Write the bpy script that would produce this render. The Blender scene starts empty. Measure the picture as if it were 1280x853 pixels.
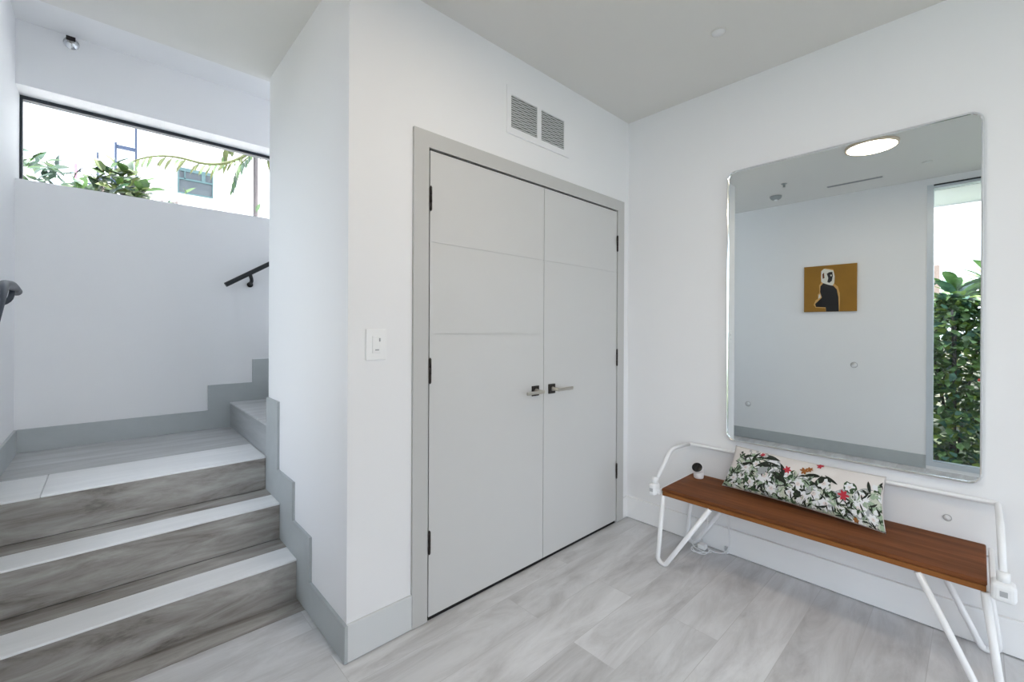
import bpy, bmesh, math, random
from mathutils import Vector, Matrix
PI = math.pi
COL = bpy.context.scene.collection

# ------------------------------------------------------------------ materials
def newmat(name):
    m = bpy.data.materials.new(name); m.use_nodes = True
    nt = m.node_tree; nt.nodes.clear()
    out = nt.nodes.new('ShaderNodeOutputMaterial'); bs = nt.nodes.new('ShaderNodeBsdfPrincipled')
    nt.links.new(bs.outputs[0], out.inputs[0])
    return m, nt, bs, out

def plain(name, col, rough=.5, metal=0., var=.04, scale=6., bump=0., spec=.5, coat=0.):
    """a principled material with a faint procedural mottling"""
    m, nt, bs, out = newmat(name)
    tc = nt.nodes.new('ShaderNodeTexCoord'); nz = nt.nodes.new('ShaderNodeTexNoise')
    nz.inputs['Scale'].default_value = scale; nz.inputs['Detail'].default_value = 4
    nt.links.new(tc.outputs['Object'], nz.inputs['Vector'])
    mp = nt.nodes.new('ShaderNodeMapRange')
    mp.inputs['To Min'].default_value = 1 - var; mp.inputs['To Max'].default_value = 1 + var
    nt.links.new(nz.outputs[0], mp.inputs['Value'])
    mx = nt.nodes.new('ShaderNodeMix'); mx.data_type = 'RGBA'; mx.blend_type = 'MULTIPLY'; mx.inputs[0].default_value = 1
    mx.inputs[6].default_value = (*col, 1); nt.links.new(mp.outputs[0], mx.inputs[7])
    nt.links.new(mx.outputs[2], bs.inputs['Base Color'])
    bs.inputs['Roughness'].default_value = rough; bs.inputs['Metallic'].default_value = metal
    bs.inputs['Specular IOR Level'].default_value = spec
    bs.inputs['Coat Weight'].default_value = coat
    if bump:
        n2 = nt.nodes.new('ShaderNodeTexNoise'); n2.inputs['Scale'].default_value = 180
        nt.links.new(tc.outputs['Object'], n2.inputs['Vector'])
        bp = nt.nodes.new('ShaderNodeBump'); bp.inputs['Strength'].default_value = bump; bp.inputs['Distance'].default_value = .002
        nt.links.new(n2.outputs[0], bp.inputs['Height']); nt.links.new(bp.outputs[0], bs.inputs['Normal'])
    return m

def ramp(nt, stops):
    r = nt.nodes.new('ShaderNodeValToRGB'); e = r.color_ramp.elements
    e[0].position, e[0].color = stops[0][0], (*stops[0][1], 1)
    e[1].position, e[1].color = stops[-1][0], (*stops[-1][1], 1)
    for p, c in stops[1:-1]:
        k = e.new(p); k.color = (*c, 1)
    return r

def streak_color(nt, vec_socket, along, across, cols, seed=0.):
    """long grain streaks: noise stretched along one axis of the plank"""
    mp = nt.nodes.new('ShaderNodeMapping'); mp.inputs['Scale'].default_value = (along, across, across)
    mp.inputs['Location'].default_value = (seed, seed * .7, 0)
    nt.links.new(vec_socket, mp.inputs['Vector'])
    n1 = nt.nodes.new('ShaderNodeTexNoise'); n1.inputs['Scale'].default_value = 1; n1.inputs['Detail'].default_value = 8
    n1.inputs['Roughness'].default_value = .68; n1.inputs['Distortion'].default_value = .6
    nt.links.new(mp.outputs[0], n1.inputs['Vector'])
    r = ramp(nt, cols); nt.links.new(n1.outputs[0], r.inputs[0])
    return r, mp

def plank_floor():
    m, nt, bs, out = newmat('plank_tile_floor')
    tc = nt.nodes.new('ShaderNodeTexCoord')
    sh = nt.nodes.new('ShaderNodeMapping'); sh.inputs['Location'].default_value = (.55, -.13, 0)
    nt.links.new(tc.outputs['Object'], sh.inputs['Vector'])
    br = nt.nodes.new('ShaderNodeTexBrick')
    br.offset = .37; br.offset_frequency = 2; br.squash = 1
    br.inputs['Scale'].default_value = 1; br.inputs['Brick Width'].default_value = 1.2
    br.inputs['Row Height'].default_value = .2; br.inputs['Mortar Size'].default_value = .0014
    br.inputs['Mortar Smooth'].default_value = .3; br.inputs['Bias'].default_value = 0
    br.inputs['Color1'].default_value = (0, 0, 0, 1); br.inputs['Color2'].default_value = (1, 1, 1, 1)
    br.inputs['Mortar'].default_value = (.5, .5, .5, 1)
    nt.links.new(sh.outputs[0], br.inputs['Vector'])
    # per plank shift of the streak pattern
    ad = nt.nodes.new('ShaderNodeVectorMath'); ad.operation = 'MULTIPLY_ADD'
    ad.inputs[1].default_value = (7, 3, 5)
    nt.links.new(br.outputs['Color'], ad.inputs[0]); nt.links.new(tc.outputs['Object'], ad.inputs[2])
    r, mp = streak_color(nt, ad.outputs[0], 2.0, 9, [(.28, (.43, .425, .435)), (.45, (.575, .575, .585)), (.58, (.67, .675, .69)), (.74, (.75, .76, .78))])
    tint = nt.nodes.new('ShaderNodeMapRange'); tint.inputs['To Min'].default_value = .92; tint.inputs['To Max'].default_value = 1.06
    nt.links.new(br.outputs['Color'], tint.inputs['Value'])
    mu = nt.nodes.new('ShaderNodeMix'); mu.data_type = 'RGBA'; mu.blend_type = 'MULTIPLY'; mu.inputs[0].default_value = 1
    nt.links.new(r.outputs[0], mu.inputs[6]); nt.links.new(tint.outputs[0], mu.inputs[7])
    gr = nt.nodes.new('ShaderNodeMix'); gr.data_type = 'RGBA'
    nt.links.new(br.outputs['Fac'], gr.inputs[0]); nt.links.new(mu.outputs[2], gr.inputs[6]); gr.inputs[7].default_value = (.52, .52, .525, 1)
    nt.links.new(gr.outputs[2], bs.inputs['Base Color'])
    bs.inputs['Roughness'].default_value = .42; bs.inputs['Specular IOR Level'].default_value = .4
    return m

def tile_wood(name, cols, along=2.0, across=14, rough=.45, seed=0., axis='X', spec=.4):
    m, nt, bs, out = newmat(name)
    tc = nt.nodes.new('ShaderNodeTexCoord')
    r, mp = streak_color(nt, tc.outputs['Object'], along, across, cols, seed)
    if axis == 'Y': mp.inputs['Scale'].default_value = (across, along, across)
    nt.links.new(r.outputs[0], bs.inputs['Base Color'])
    bs.inputs['Roughness'].default_value = rough; bs.inputs['Specular IOR Level'].default_value = spec
    return m

def glass_mat(name, tint=(1, 1, 1)):
    m = bpy.data.materials.new(name); m.use_nodes = True
    nt = m.node_tree; nt.nodes.clear()
    out = nt.nodes.new('ShaderNodeOutputMaterial'); mx = nt.nodes.new('ShaderNodeMixShader')
    tr = nt.nodes.new('ShaderNodeBsdfTransparent'); gl = nt.nodes.new('ShaderNodeBsdfGlossy'); fr = nt.nodes.new('ShaderNodeFresnel')
    tr.inputs[0].default_value = (*tint, 1); gl.inputs['Roughness'].default_value = .02; fr.inputs[0].default_value = 1.3
    nt.links.new(fr.outputs[0], mx.inputs[0]); nt.links.new(tr.outputs[0], mx.inputs[1]); nt.links.new(gl.outputs[0], mx.inputs[2])
    nt.links.new(mx.outputs[0], out.inputs[0])
    return m

def emit(name, col, s):
    m, nt, bs, out = newmat(name)
    bs.inputs['Base Color'].default_value = (.8, .8, .8, 1)
    bs.inputs['Emission Color'].default_value = (*col, 1); bs.inputs['Emission Strength'].default_value = s
    return m

def leafmat(name, a, b, scale=9.):
    m, nt, bs, out = newmat(name)
    tc = nt.nodes.new('ShaderNodeTexCoord'); nz = nt.nodes.new('ShaderNodeTexNoise'); nz.inputs['Scale'].default_value = scale
    nt.links.new(tc.outputs['Object'], nz.inputs['Vector'])
    r = ramp(nt, [(.36, a), (.64, b)]); nt.links.new(nz.outputs[0], r.inputs[0])
    nt.links.new(r.outputs[0], bs.inputs['Base Color']); bs.inputs['Roughness'].default_value = .45
    return m

M = {}
M['wall'] = plain('white_wall_paint', (.83, .835, .85), .7, var=.008, scale=2, bump=.05, spec=.25)
M['ceils'] = plain('ceiling_paint_lit', (.87, .87, .875), .8, var=.008, scale=2, bump=.05, spec=.2)  # window glow on the landing ceiling put into a lighter paint
M['ceil'] = plain('ceiling_paint_shaded', (.76, .75, .73), .8, var=.008, scale=2, bump=.05, spec=.2)  # same ceiling paint darkened, hall shade put into its colour
M['skirt_door'] = plain('skirting_half_lit', (.66, .68, .69), .5, var=.02)  # skirting tone set per wall, light and shade put into the colour
M['skirt_lit'] = plain('skirting_lit', (.87, .875, .885), .5, var=.02)  # lit skirting tone, lightened against the bench shadow
M['skirt_tile'] = tile_wood('skirting_tile_shaded', [(.3, (.40, .43, .44)), (.7, (.47, .50, .51))], 1, 3, .5)  # shaded skirting tone for walls facing away from the light
M['floor'] = plank_floor()
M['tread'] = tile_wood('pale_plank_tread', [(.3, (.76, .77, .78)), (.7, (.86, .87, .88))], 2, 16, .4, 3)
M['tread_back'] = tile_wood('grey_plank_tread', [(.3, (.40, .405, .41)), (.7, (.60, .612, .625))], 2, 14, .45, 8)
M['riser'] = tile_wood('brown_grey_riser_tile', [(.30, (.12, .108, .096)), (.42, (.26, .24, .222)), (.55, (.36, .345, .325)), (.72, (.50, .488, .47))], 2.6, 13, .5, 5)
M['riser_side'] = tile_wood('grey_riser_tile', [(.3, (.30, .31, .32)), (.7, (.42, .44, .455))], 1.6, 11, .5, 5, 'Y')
M['grout'] = plain('dark_grout', (.16, .165, .165), .9)
M['door'] = plain('greige_door_lacquer', (.60, .60, .595), .5, var=.012, spec=.35)
M['casing'] = plain('greige_casing', (.53, .53, .52), .5, var=.02, spec=.35)
M['black'] = plain('black_gap_shade', (.004, .004, .004), .9)  # black stands in for shade in the closet and door gaps
M['bronze'] = plain('dark_bronze_metal', (.035, .03, .028), .35, .6)
M['nickel'] = plain('brushed_nickel', (.50, .47, .43), .3, .95)
M['switch'] = plain('white_plastic', (.86, .87, .88), .35, var=.01)
M['whitemetal'] = plain('white_enamel_metal', (.84, .85, .87), .3, var=.02, coat=.3)
M['chrome'] = plain('polished_chrome', (.80, .82, .83), .12, 1., var=.02)
M['railblack'] = plain('black_powder_coat', (.008, .009, .012), .4)
M['railgrey'] = plain('dark_grey_powder_coat', (.03, .038, .055), .35)
M['winblack'] = plain('black_window_frame', (.012, .02, .028), .45)
M['winalu'] = plain('pale_aluminium_frame', (.60, .65, .70), .4, .3)
M['glass'] = glass_mat('window_glass')
M['slat'] = plain('white_vent_slat', (.62, .65, .65), .5)
M['ventdark'] = plain('vent_shadow_box', (.16, .17, .17), .9)
M['wood'] = tile_wood('walnut_bench_wood', [(.25, (.070, .022, .006)), (.45, (.15, .050, .016)), (.6, (.20, .068, .024)), (.8, (.27, .10, .04))], 22, 1.6, .6, 2, spec=.15)
M['woodedge'] = tile_wood('orange_brown_bench_edge', [(.25, (.10, .030, .006)), (.5, (.23, .082, .02)), (.8, (.33, .13, .035))], 30, 2, .55, 2, spec=.2)
M['lens'] = plain('glossy_black_lens', (.004, .004, .005), .25)
M['camwhite'] = plain('white_camera_shell', (.80, .79, .80), .35)
M['lamp'] = emit('warm_lamp_diffuser', (1, .84, .66), 15)
M['lamprim'] = plain('cream_lamp_rim', (.75, .62, .48), .5)
M['detector'] = plain('grey_detector_plastic', (.34, .37, .38), .5)
M['capgrey'] = plain('grey_cap_rim', (.42, .43, .45), .5)
M['slot'] = plain('dark_slot_metal', (.10, .115, .12), .5)
M['trunk'] = plain('dark_bark', (.10, .085, .085), .8, var=.25, scale=18)
M['stem'] = plain('olive_stem', (.22, .22, .06), .7, var=.2, scale=18)
M['stucco'] = plain('white_stucco', (.88, .88, .87), .9, var=.02)
M['beige'] = plain('beige_garden_wall', (.56, .53, .42), .9, var=.08)
M['paving'] = plain('pale_bounce_ground', (.84, .83, .80), .95, var=.2, scale=25)  # ground made pale to bounce light onto the stair ceiling
M['soil'] = plain('dark_low_bounce_ground', (.07, .085, .045), .95, var=.3, scale=25)  # ground kept dark so little light bounces into the hall
M['farpane'] = plain('grey_blue_pane', (.05, .062, .07), .5)
M['farframe'] = plain('teal_window_frame', (.04, .085, .09), .5)
M['bluesteel'] = plain('blue_grey_steel', (.015, .03, .07), .5)
M['sailcloth'] = plain('lilac_grey_cloth', (.35, .35, .42), .8)
M['pinkpaint'] = plain('pink_painted_post', (.55, .16, .26), .6)
M['leafA'] = leafmat('mid_green_leaf', (.07, .14, .04), (.19, .32, .12))
M['leafB'] = leafmat('dark_green_leaf', (.04, .08, .028), (.11, .19, .07))
M['leafC'] = leafmat('yellow_green_leaf', (.10, .16, .025), (.22, .30, .06))
M['leafD'] = leafmat('blue_green_leaf', (.035, .095, .07), (.10, .21, .15))
M['bushA'] = leafmat('bush_dark_leaf', (.012, .035, .018), (.035, .085, .04))
M['bushB'] = leafmat('bush_mid_leaf', (.02, .055, .008), (.06, .13, .02))
M['bushC'] = leafmat('bush_olive_leaf', (.04, .06, .01), (.09, .12, .03))
M['redflower'] = plain('red_blossom', (.75, .06, .02), .6)

# ------------------------------------------------------------------ mesh helpers
def link(name, me, parent=None, loc=(0, 0, 0)):
    o = bpy.data.objects.new(name, me); COL.objects.link(o); o.location = loc
    if parent: o.parent = parent
    return o

def build(name, bm, mats, parent=None, smooth=False, loc=(0, 0, 0)):
    me = bpy.data.meshes.new(name)
    bmesh.ops.recalc_face_normals(bm, faces=bm.faces)
    bm.to_mesh(me); bm.free()
    if not isinstance(mats, (list, tuple)): mats = [mats]
    for mm in mats: me.materials.append(mm)
    if smooth:
        for p in me.polygons: p.use_smooth = True
    return link(name, me, parent, loc)

def box(bm, x0, x1, y0, y1, z0, z1, bev=0., seg=2, mi=0):
    r = bmesh.ops.create_cube(bm, size=1)
    vs = r['verts']
    for v in vs:
        v.co = Vector((x0 + (v.co.x + .5) * (x1 - x0), y0 + (v.co.y + .5) * (y1 - y0), z0 + (v.co.z + .5) * (z1 - z0)))
    fs = set(f for v in vs for f in v.link_faces)
    for f in fs: f.material_index = mi
    if bev:
        es = list(set(e for v in vs for e in v.link_edges))
        rr = bmesh.ops.bevel(bm, geom=es, offset=bev, segments=seg, profile=.5, affect='EDGES')
        for f in rr['faces']: f.material_index = mi
    return bm

def B(*a, **k):
    bm = bmesh.new(); box(bm, *a, **k); return bm

def prism(bm, pts, axis, a, b, mi=0):
    """closed outline pts (2D) extruded from a to b along axis"""
    def P(p, h):
        return {'x': (h, p[0], p[1]), 'y': (p[0], h, p[1]), 'z': (p[0], p[1], h)}[axis]
    v0 = [bm.verts.new(P(p, a)) for p in pts]; v1 = [bm.verts.new(P(p, b)) for p in pts]
    n = len(pts); fs = [bm.faces.new(v0), bm.faces.new(v1[::-1])]
    for i in range(n): fs.append(bm.faces.new((v0[i], v1[i], v1[(i + 1) % n], v0[(i + 1) % n])))
    for f in fs: f.material_index = mi

def fillet(pts, r, n=6):
    """round the inner corners of a 3D polyline"""
    pts = [Vector(p) for p in pts]; out = [pts[0]]
    for i in range(1, len(pts) - 1):
        a, b, c = pts[i - 1], pts[i], pts[i + 1]
        d1 = (a - b); d2 = (c - b); q = min(r, d1.length * .49, d2.length * .49)
        p1 = b + d1.normalized() * q; p2 = b + d2.normalized() * q
        for k in range(n + 1):
            t = k / n
            out.append(p1 * (1 - t) ** 2 + b * 2 * t * (1 - t) + p2 * t * t)
    out.append(pts[-1]); return out

def tube(bm, pts, r, seg=12, mi=0, closed=False, caps=True):
    pts = [Vector(p) for p in pts]; n = len(pts)
    rs = r if isinstance(r, (list, tuple)) else [r] * n
    T = []
    for i in range(n):
        if closed: t = pts[(i + 1) % n] - pts[i - 1]
        else: t = pts[min(i + 1, n - 1)] - pts[max(i - 1, 0)]
        T.append(t.normalized())
    up = Vector((0, 0, 1)) if abs(T[0].z) < .9 else Vector((1, 0, 0))
    N = (up - T[0] * up.dot(T[0])).normalized(); rings = []
    for i in range(n):
        N = (N - T[i] * N.dot(T[i])).normalized(); Bn = T[i].cross(N)
        rings.append([bm.verts.new(pts[i] + (N * math.cos(2 * PI * k / seg) + Bn * math.sin(2 * PI * k / seg)) * rs[i]) for k in range(seg)])
    for i in range(n if closed else n - 1):
        a, b = rings[i], rings[(i + 1) % n]
        for k in range(seg):
            f = bm.faces.new((a[k], a[(k + 1) % seg], b[(k + 1) % seg], b[k])); f.material_index = mi; f.smooth = True
    if caps and not closed:
        f = bm.faces.new(rings[0][::-1]); f.material_index = mi
        f = bm.faces.new(rings[-1]); f.material_index = mi
    return bm

def lathe(bm, prof, seg=32, mat=None, mi=0):
    """profile (r, z) revolved around z, then placed by mat"""
    mat = mat or Matrix.Identity(4); rings = []
    for r, z in prof:
        rings.append([bm.verts.new(mat @ Vector((max(r, 1e-5) * math.cos(2 * PI * k / seg), max(r, 1e-5) * math.sin(2 * PI * k / seg), z))) for k in range(seg)])
    for i in range(len(rings) - 1):
        for k in range(seg):
            f = bm.faces.new((rings[i][k], rings[i][(k + 1) % seg], rings[i + 1][(k + 1) % seg], rings[i + 1][k])); f.material_index = mi
    for rg in (rings[0], rings[-1]):
        f = bm.faces.new(rg); f.material_index = mi
    return bm

def thing(name, label, cat, loc=(0, 0, 0), group=None, kind=None):
    o = bpy.data.objects.new(name, None); COL.objects.link(o); o.location = loc
    o.empty_display_size = .1
    tag(o, label, cat, group, kind); return o

def tag(o, label, cat, group=None, kind=None):
    o['label'] = label; o['category'] = cat
    if group: o['group'] = group
    if kind: o['kind'] = kind
    return o

def struct(o, label=None, cat=None):
    o['kind'] = 'structure'
    if label: o['label'] = label
    if cat: o['category'] = cat
    return o

# ------------------------------------------------------------------ dimensions (metres; X along the closet wall, Y along the mirror wall)
XL, XB, XP = -.38, 2.63, .680      # left wall, mirror wall, pier side
YA, YD, YR, YO = 1.65, 3.77, -3.0, 3.97   # closet wall, stair window wall, rear wall, window plane
ZC, ZS = 2.70, 3.05                # ceilings: hall, stair
YE = 2.79                          # hall ceiling edge
R1, R2, R3 = 2.207, 2.481, 2.755   # riser planes
ZL = .555                          # landing

# ------------------------------------------------------------------ floor and ceilings
f = build('floor', B(XL - .2, XB + .2, YR - .2, R1 + .02, -.12, 0), M['floor']); struct(f, 'grey wood-look plank tile floor', 'floor')
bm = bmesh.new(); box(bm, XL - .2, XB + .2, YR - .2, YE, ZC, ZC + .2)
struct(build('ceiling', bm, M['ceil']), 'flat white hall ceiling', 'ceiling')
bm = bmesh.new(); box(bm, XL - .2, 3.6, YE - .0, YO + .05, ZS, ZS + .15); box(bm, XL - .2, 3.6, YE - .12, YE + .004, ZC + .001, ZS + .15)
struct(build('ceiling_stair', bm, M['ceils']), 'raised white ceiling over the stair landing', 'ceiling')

# ------------------------------------------------------------------ walls
OX0, OX1, OZ = 1.03, 2.48, 2.072      # closet opening
bm = bmesh.new()
box(bm, XP, OX0, YA, YA + .12, 0, ZC); box(bm, OX1, XB + .2, YA, YA + .12, 0, ZC); box(bm, OX0, OX1, YA, YA + .12, OZ, ZC)
box(bm, XP, XP + .10, YA + .12, R3 - .003, 0, ZC)          # pier running back beside the stair
box(bm, XP + .1, 3.6, R3 - .12, R3 - .003, 0, ZC)   # flank of the upper flight
struct(build('wall_closet', bm, M['wall']), 'white wall with the closet doors and stair pier', 'wall')
struct(build('wall_closet_back', B(OX0 - .05, OX1 + .05, YA + .12, YA + .16, 0, OZ + .1), M['black']))  # black panel standing in for the closet's darkness
struct(build('wall_mirror', B(XB, XB + .2, YR - .2, YA, 0, ZC), M['wall']), 'white wall behind the mirror and bench', 'wall')
WC0, WC1, WZ0, WZ1 = -1.45, .335, .03, 2.64                  # tall side window
bm = bmesh.new()
SW0, SW1, SZ0, SZ1 = 2.10, 2.88, .62, 2.30                 # added side window lighting the steps
box(bm, XL - .2, XL, WC1, SW0, 0, ZS); box(bm, XL - .2, XL, SW1, YO + .05, 0, ZS); box(bm, XL - .2, XL, SW0, SW1, 0, SZ0); box(bm, XL - .2, XL, SW0, SW1, SZ1, ZS); box(bm, XL - .2, XL, YR - .2, WC0, 0, ZC)
box(bm, XL - .2, XL, WC0, WC1, WZ1, ZC); box(bm, XL - .2, XL, WC0, WC1, -.12, WZ0)
struct(build('wall_left', bm, M['wall']), 'white wall with tall window and hanging picture', 'wall')
WD0, WD1 = 2.135, 2.68                                       # stair window heights
bm = bmesh.new()
box(bm, XL, 3.6, YD, YO + .05, 0, WD0); box(bm, XL, 3.6, YD, YO + .05, WD1, ZS); box(bm, 3.3, 3.6, YD, YO + .05, WD0, WD1)
struct(build('wall_window', bm, M['wall']), 'white stairwell wall below and above the strip window', 'wall')
struct(build('wall_stair_end', B(3.5, 3.6, R3, YD, 0, ZS), M['wall']))
bm = bmesh.new(); box(bm, XL, XL + .25, YR - .2, YR, 0, ZC); box(bm, 1.95, XB, YR - .2, YR, 0, ZC); box(bm, XL + .25, 1.95, YR - .2, YR, 2.5, ZC)
struct(build('wall_rear', bm, M['wall']))

# ------------------------------------------------------------------ windows
w = link('window_1', None); struct(w, 'wide strip window high over the stair landing', 'window')
bm = bmesh.new(); t = .022
box(bm, XL, 3.3, YO - .03, YO + .02, WD1 - .022, WD1); box(bm, XL, 3.3, YO - .03, YO + .02, WD0, WD0 + .012)
box(bm, XL, XL + .012, YO - .03, YO + .02, WD0 + .012, WD1 - .022); box(bm, 3.278, 3.3, YO - .03, YO + .02, WD0 + .012, WD1 - .022)
build('window_frame', bm, M['winblack'], w)
build('window_pane', B(XL + .012, 3.278, YO - .006, YO, WD0 + .012, WD1 - .022), M['glass'], w)
w = link('window_2', None); struct(w, 'tall floor-to-ceiling window seen in the mirror', 'window')
bm = bmesh.new()
xf0, xf1 = XL - .075, XL + .004
box(bm, xf0, xf1, WC1 - .045, WC1, WZ0, WZ1); box(bm, xf0, xf1, WC0, WC0 + .045, WZ0, WZ1)
box(bm, xf0, xf1, WC0 + .045, WC1 - .045, WZ0, WZ0 + .045)
box(bm, xf0, xf1 - .01, WC0 + .045, WC1 - .045, WZ1 - .035, WZ1 - .012)
box(bm, xf0, xf1 - .01, -.76, -.70, WZ0 + .045, WZ1 - .035)
build('window_frame', bm, M['winalu'], w)
build('window_gasket', B(xf0, xf1, WC0 + .045, WC1 - .045, WZ1 - .012, WZ1), M['winblack'], w)
bm = bmesh.new(); box(bm, xf0 + .03, xf0 + .036, WC0 + .045, -.76, WZ0 + .045, WZ1 - .035); box(bm, xf0 + .03, xf0 + .036, -.70, WC1 - .045, WZ0 + .045, WZ1 - .035)
build('window_pane', bm, M['glass'], w)

w = link('window_added_side', None); struct(w, 'added unseen side window lighting the lower steps, left of the view', 'window')  # unseen window added to light the stair pier and treads
bm = bmesh.new()
for a in ((SW0, SW0 + .03, SZ0, SZ1), (SW1 - .03, SW1, SZ0, SZ1), (SW0 + .03, SW1 - .03, SZ0, SZ0 + .03), (SW0 + .03, SW1 - .03, SZ1 - .03, SZ1)):
    box(bm, XL - .16, XL - .11, *a)
build('window_frame', bm, M['winblack'], w)
build('window_pane', B(XL - .14, XL - .134, SW0 + .03, SW1 - .03, SZ0 + .03, SZ1 - .03), M['glass'], w)
w = link('window_added_rear', None); struct(w, 'added unseen glazing behind the viewpoint that lights the hall', 'window')  # unseen glazed front added for soft light on the closet wall
bm = bmesh.new()
for x in (XL + .25, .90, 1.90): box(bm, x, x + .05, YR - .12, YR - .05, .05, 2.45)
box(bm, XL + .25, 1.95, YR - .12, YR - .05, 0, .05); box(bm, XL + .25, 1.95, YR - .12, YR - .05, 2.45, 2.5)
build('window_frame', bm, M['winalu'], w)
bm = bmesh.new()
for a, b in ((XL + .30, .90), (.95, 1.90)): box(bm, a, b, YR - .09, YR - .084, .05, 2.45)
build('window_pane', bm, M['glass'], w)

# ------------------------------------------------------------------ baseboards
bt = .012
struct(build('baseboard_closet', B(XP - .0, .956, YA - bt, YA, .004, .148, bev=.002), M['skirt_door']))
struct(build('baseboard_closet_right', B(2.56, XB - bt, YA - bt, YA, .004, .142, bev=.002), M['skirt_lit']))
struct(build('baseboard_mirror', B(XB - bt - .008, XB, YR, YA - .001, .004, .145, bev=.003), M['skirt_lit']))
bm = bmesh.new()
y0 = YA - bt
out = [(y0, .004), (y0, .145), (2.035, .145), (2.035, .345), (2.275, .345), (2.275, .53), (2.535, .53), (2.535, .89), (R3 - .004, .89), (R3 - .004, .004)]
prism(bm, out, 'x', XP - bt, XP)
struct(build('baseboard_stair', bm, M['skirt_tile']), 'stepped skirting tile in shaded grey climbing beside the stairs', 'skirting')
bm = bmesh.new()
out = [(XL + bt, ZL), (XL + bt, .69), (.540, .69), (.540, .87), (.820, .87), (.820, 1.045), (1.10, 1.045), (1.10, 1.225), (1.38, 1.225), (1.38, 1.405), (1.66, 1.405), (1.66, ZL)]
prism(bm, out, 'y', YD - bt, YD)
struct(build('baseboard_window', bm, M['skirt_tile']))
bm = bmesh.new(); box(bm, XL, XL + bt, WC1, R1 - .15, .004, .125)
out = [(R1 - .15, .004), (R1 - .15, .33), (R2 - .17, .33), (R2 - .17, .515), (R3 - .17, .515), (R3 - .17, .69), (YD - bt, .69), (YD - bt, ZL - .02), (R3, ZL - .02), (R3, .004)]
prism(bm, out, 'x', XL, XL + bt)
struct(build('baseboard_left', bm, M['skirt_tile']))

# ------------------------------------------------------------------ staircase
st = thing('staircase', 'grey wood-look tiled steps rising to a landing on the left', 'stairs', (XL, R1, 0))
L = lambda x, y, z: (x - XL, y - R1, z)
def bx(name, x0, x1, y0, y1, z0, z1, mat, bev=.002, parent=st):
    return build(name, B(x0 - XL, x1 - XL, y0 - R1, y1 - R1, z0, z1, bev=bev), mat, parent)
xs0, xs1 = XL + bt, XP - bt
rz = [0, .187, .372, ZL]; ry = [R1, R2, R3]
for i in range(3):
    bx('riser', xs0, xs1, ry[i], ry[i] + .02, rz[i] + .0, rz[i + 1] - .010, M['riser'])
    yb = (ry[i + 1] if i < 2 else YD - bt)
    front = .155 if i < 2 else .37
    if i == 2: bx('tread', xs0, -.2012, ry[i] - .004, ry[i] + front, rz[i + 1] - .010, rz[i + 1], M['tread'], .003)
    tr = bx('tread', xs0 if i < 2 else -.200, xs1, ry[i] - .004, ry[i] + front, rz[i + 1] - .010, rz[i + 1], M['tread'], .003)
    if i < 2: tr['label'] = 'pale plank tile tread front'
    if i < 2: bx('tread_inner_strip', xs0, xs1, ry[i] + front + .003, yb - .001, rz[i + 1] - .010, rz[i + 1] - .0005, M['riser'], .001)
    bx('step_core', xs0, xs1, ry[i] + .0205, (ry[i + 1] if i < 2 else YD - bt) - .0005 + (.019 if i < 2 else 0), (rz[i] if i == 0 else 0.001), rz[i + 1] - .0105, M['grout'], 0)
bx('floor_strip', xs0, xs1, R1 - .12, R1 - .001, .0005, .003, M['riser'], .0008)
# landing planks behind the pale front strip
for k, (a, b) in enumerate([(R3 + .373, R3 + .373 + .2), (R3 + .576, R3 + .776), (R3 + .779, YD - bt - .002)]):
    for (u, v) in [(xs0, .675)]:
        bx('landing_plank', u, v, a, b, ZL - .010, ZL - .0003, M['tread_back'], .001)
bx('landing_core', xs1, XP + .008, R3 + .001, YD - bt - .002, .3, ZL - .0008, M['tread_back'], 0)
# upper flight, climbing to the right
for k in range(4):
    x = .675 + .28 * k; z = ZL + .18 * k
    ri = bx('riser', x, x + .02, R3 + .001, YD - bt - .002, z, z + .170, M['riser_side'])
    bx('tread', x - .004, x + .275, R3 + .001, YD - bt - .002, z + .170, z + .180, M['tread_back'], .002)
    bx('step_core', x + .0205, x + .2995, R3 + .001, YD - bt - .002, .3, z + .1695, M['grout'], 0)

# ------------------------------------------------------------------ closet doors
cs = link('trim_1', None); struct(cs, 'greige casing around the double closet doors', 'door casing')
bm = bmesh.new(); yc = YA - .014
prism(bm, [(.956, .003), (.956, 2.142), (2.56, 2.142), (2.56, .003), (2.485, .003), (2.485, OZ), (1.03, OZ), (1.03, .003)], 'y', yc, YA - .0005)
build('casing', bm, M['casing'], cs)
bm = bmesh.new()
box(bm, 1.0305, 1.0345, YA - .0005, YA + .11, .003, OZ - .001); box(bm, 2.4755, 2.4795, YA - .0005, YA + .11, .003, OZ - .001); box(bm, 1.0345, 2.4755, YA + .0005, YA + .11, OZ - .006, OZ - .001)
build('jamb', bm, M['black'], cs)  # blackened to carry the shade of the door gaps

def lever(door, hx, side):
    h = link('door_handle', None, door)
    yd = YA - .012
    build('rosette', B(hx - .026, hx + .026, yd - .009, yd, .922, .976, bev=.002), M['bronze'], h)
    bm = bmesh.new(); T = Matrix.Translation((hx, yd - .009, .949)) @ Matrix.Rotation(PI / 2, 4, 'X')
    lathe(bm, [(.012, 0), (.012, .010), (.009, .014), (.009, .048)], 20, T)
    build('spindle', bm, M['nickel'], h, True)
    a, b = (hx - .010, hx + .118) if side > 0 else (hx - .118, hx + .010)
    build('lever', B(a, b, yd - .066, yd - .054, .940, .958, bev=.004, seg=3), M['nickel'], h)

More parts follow.
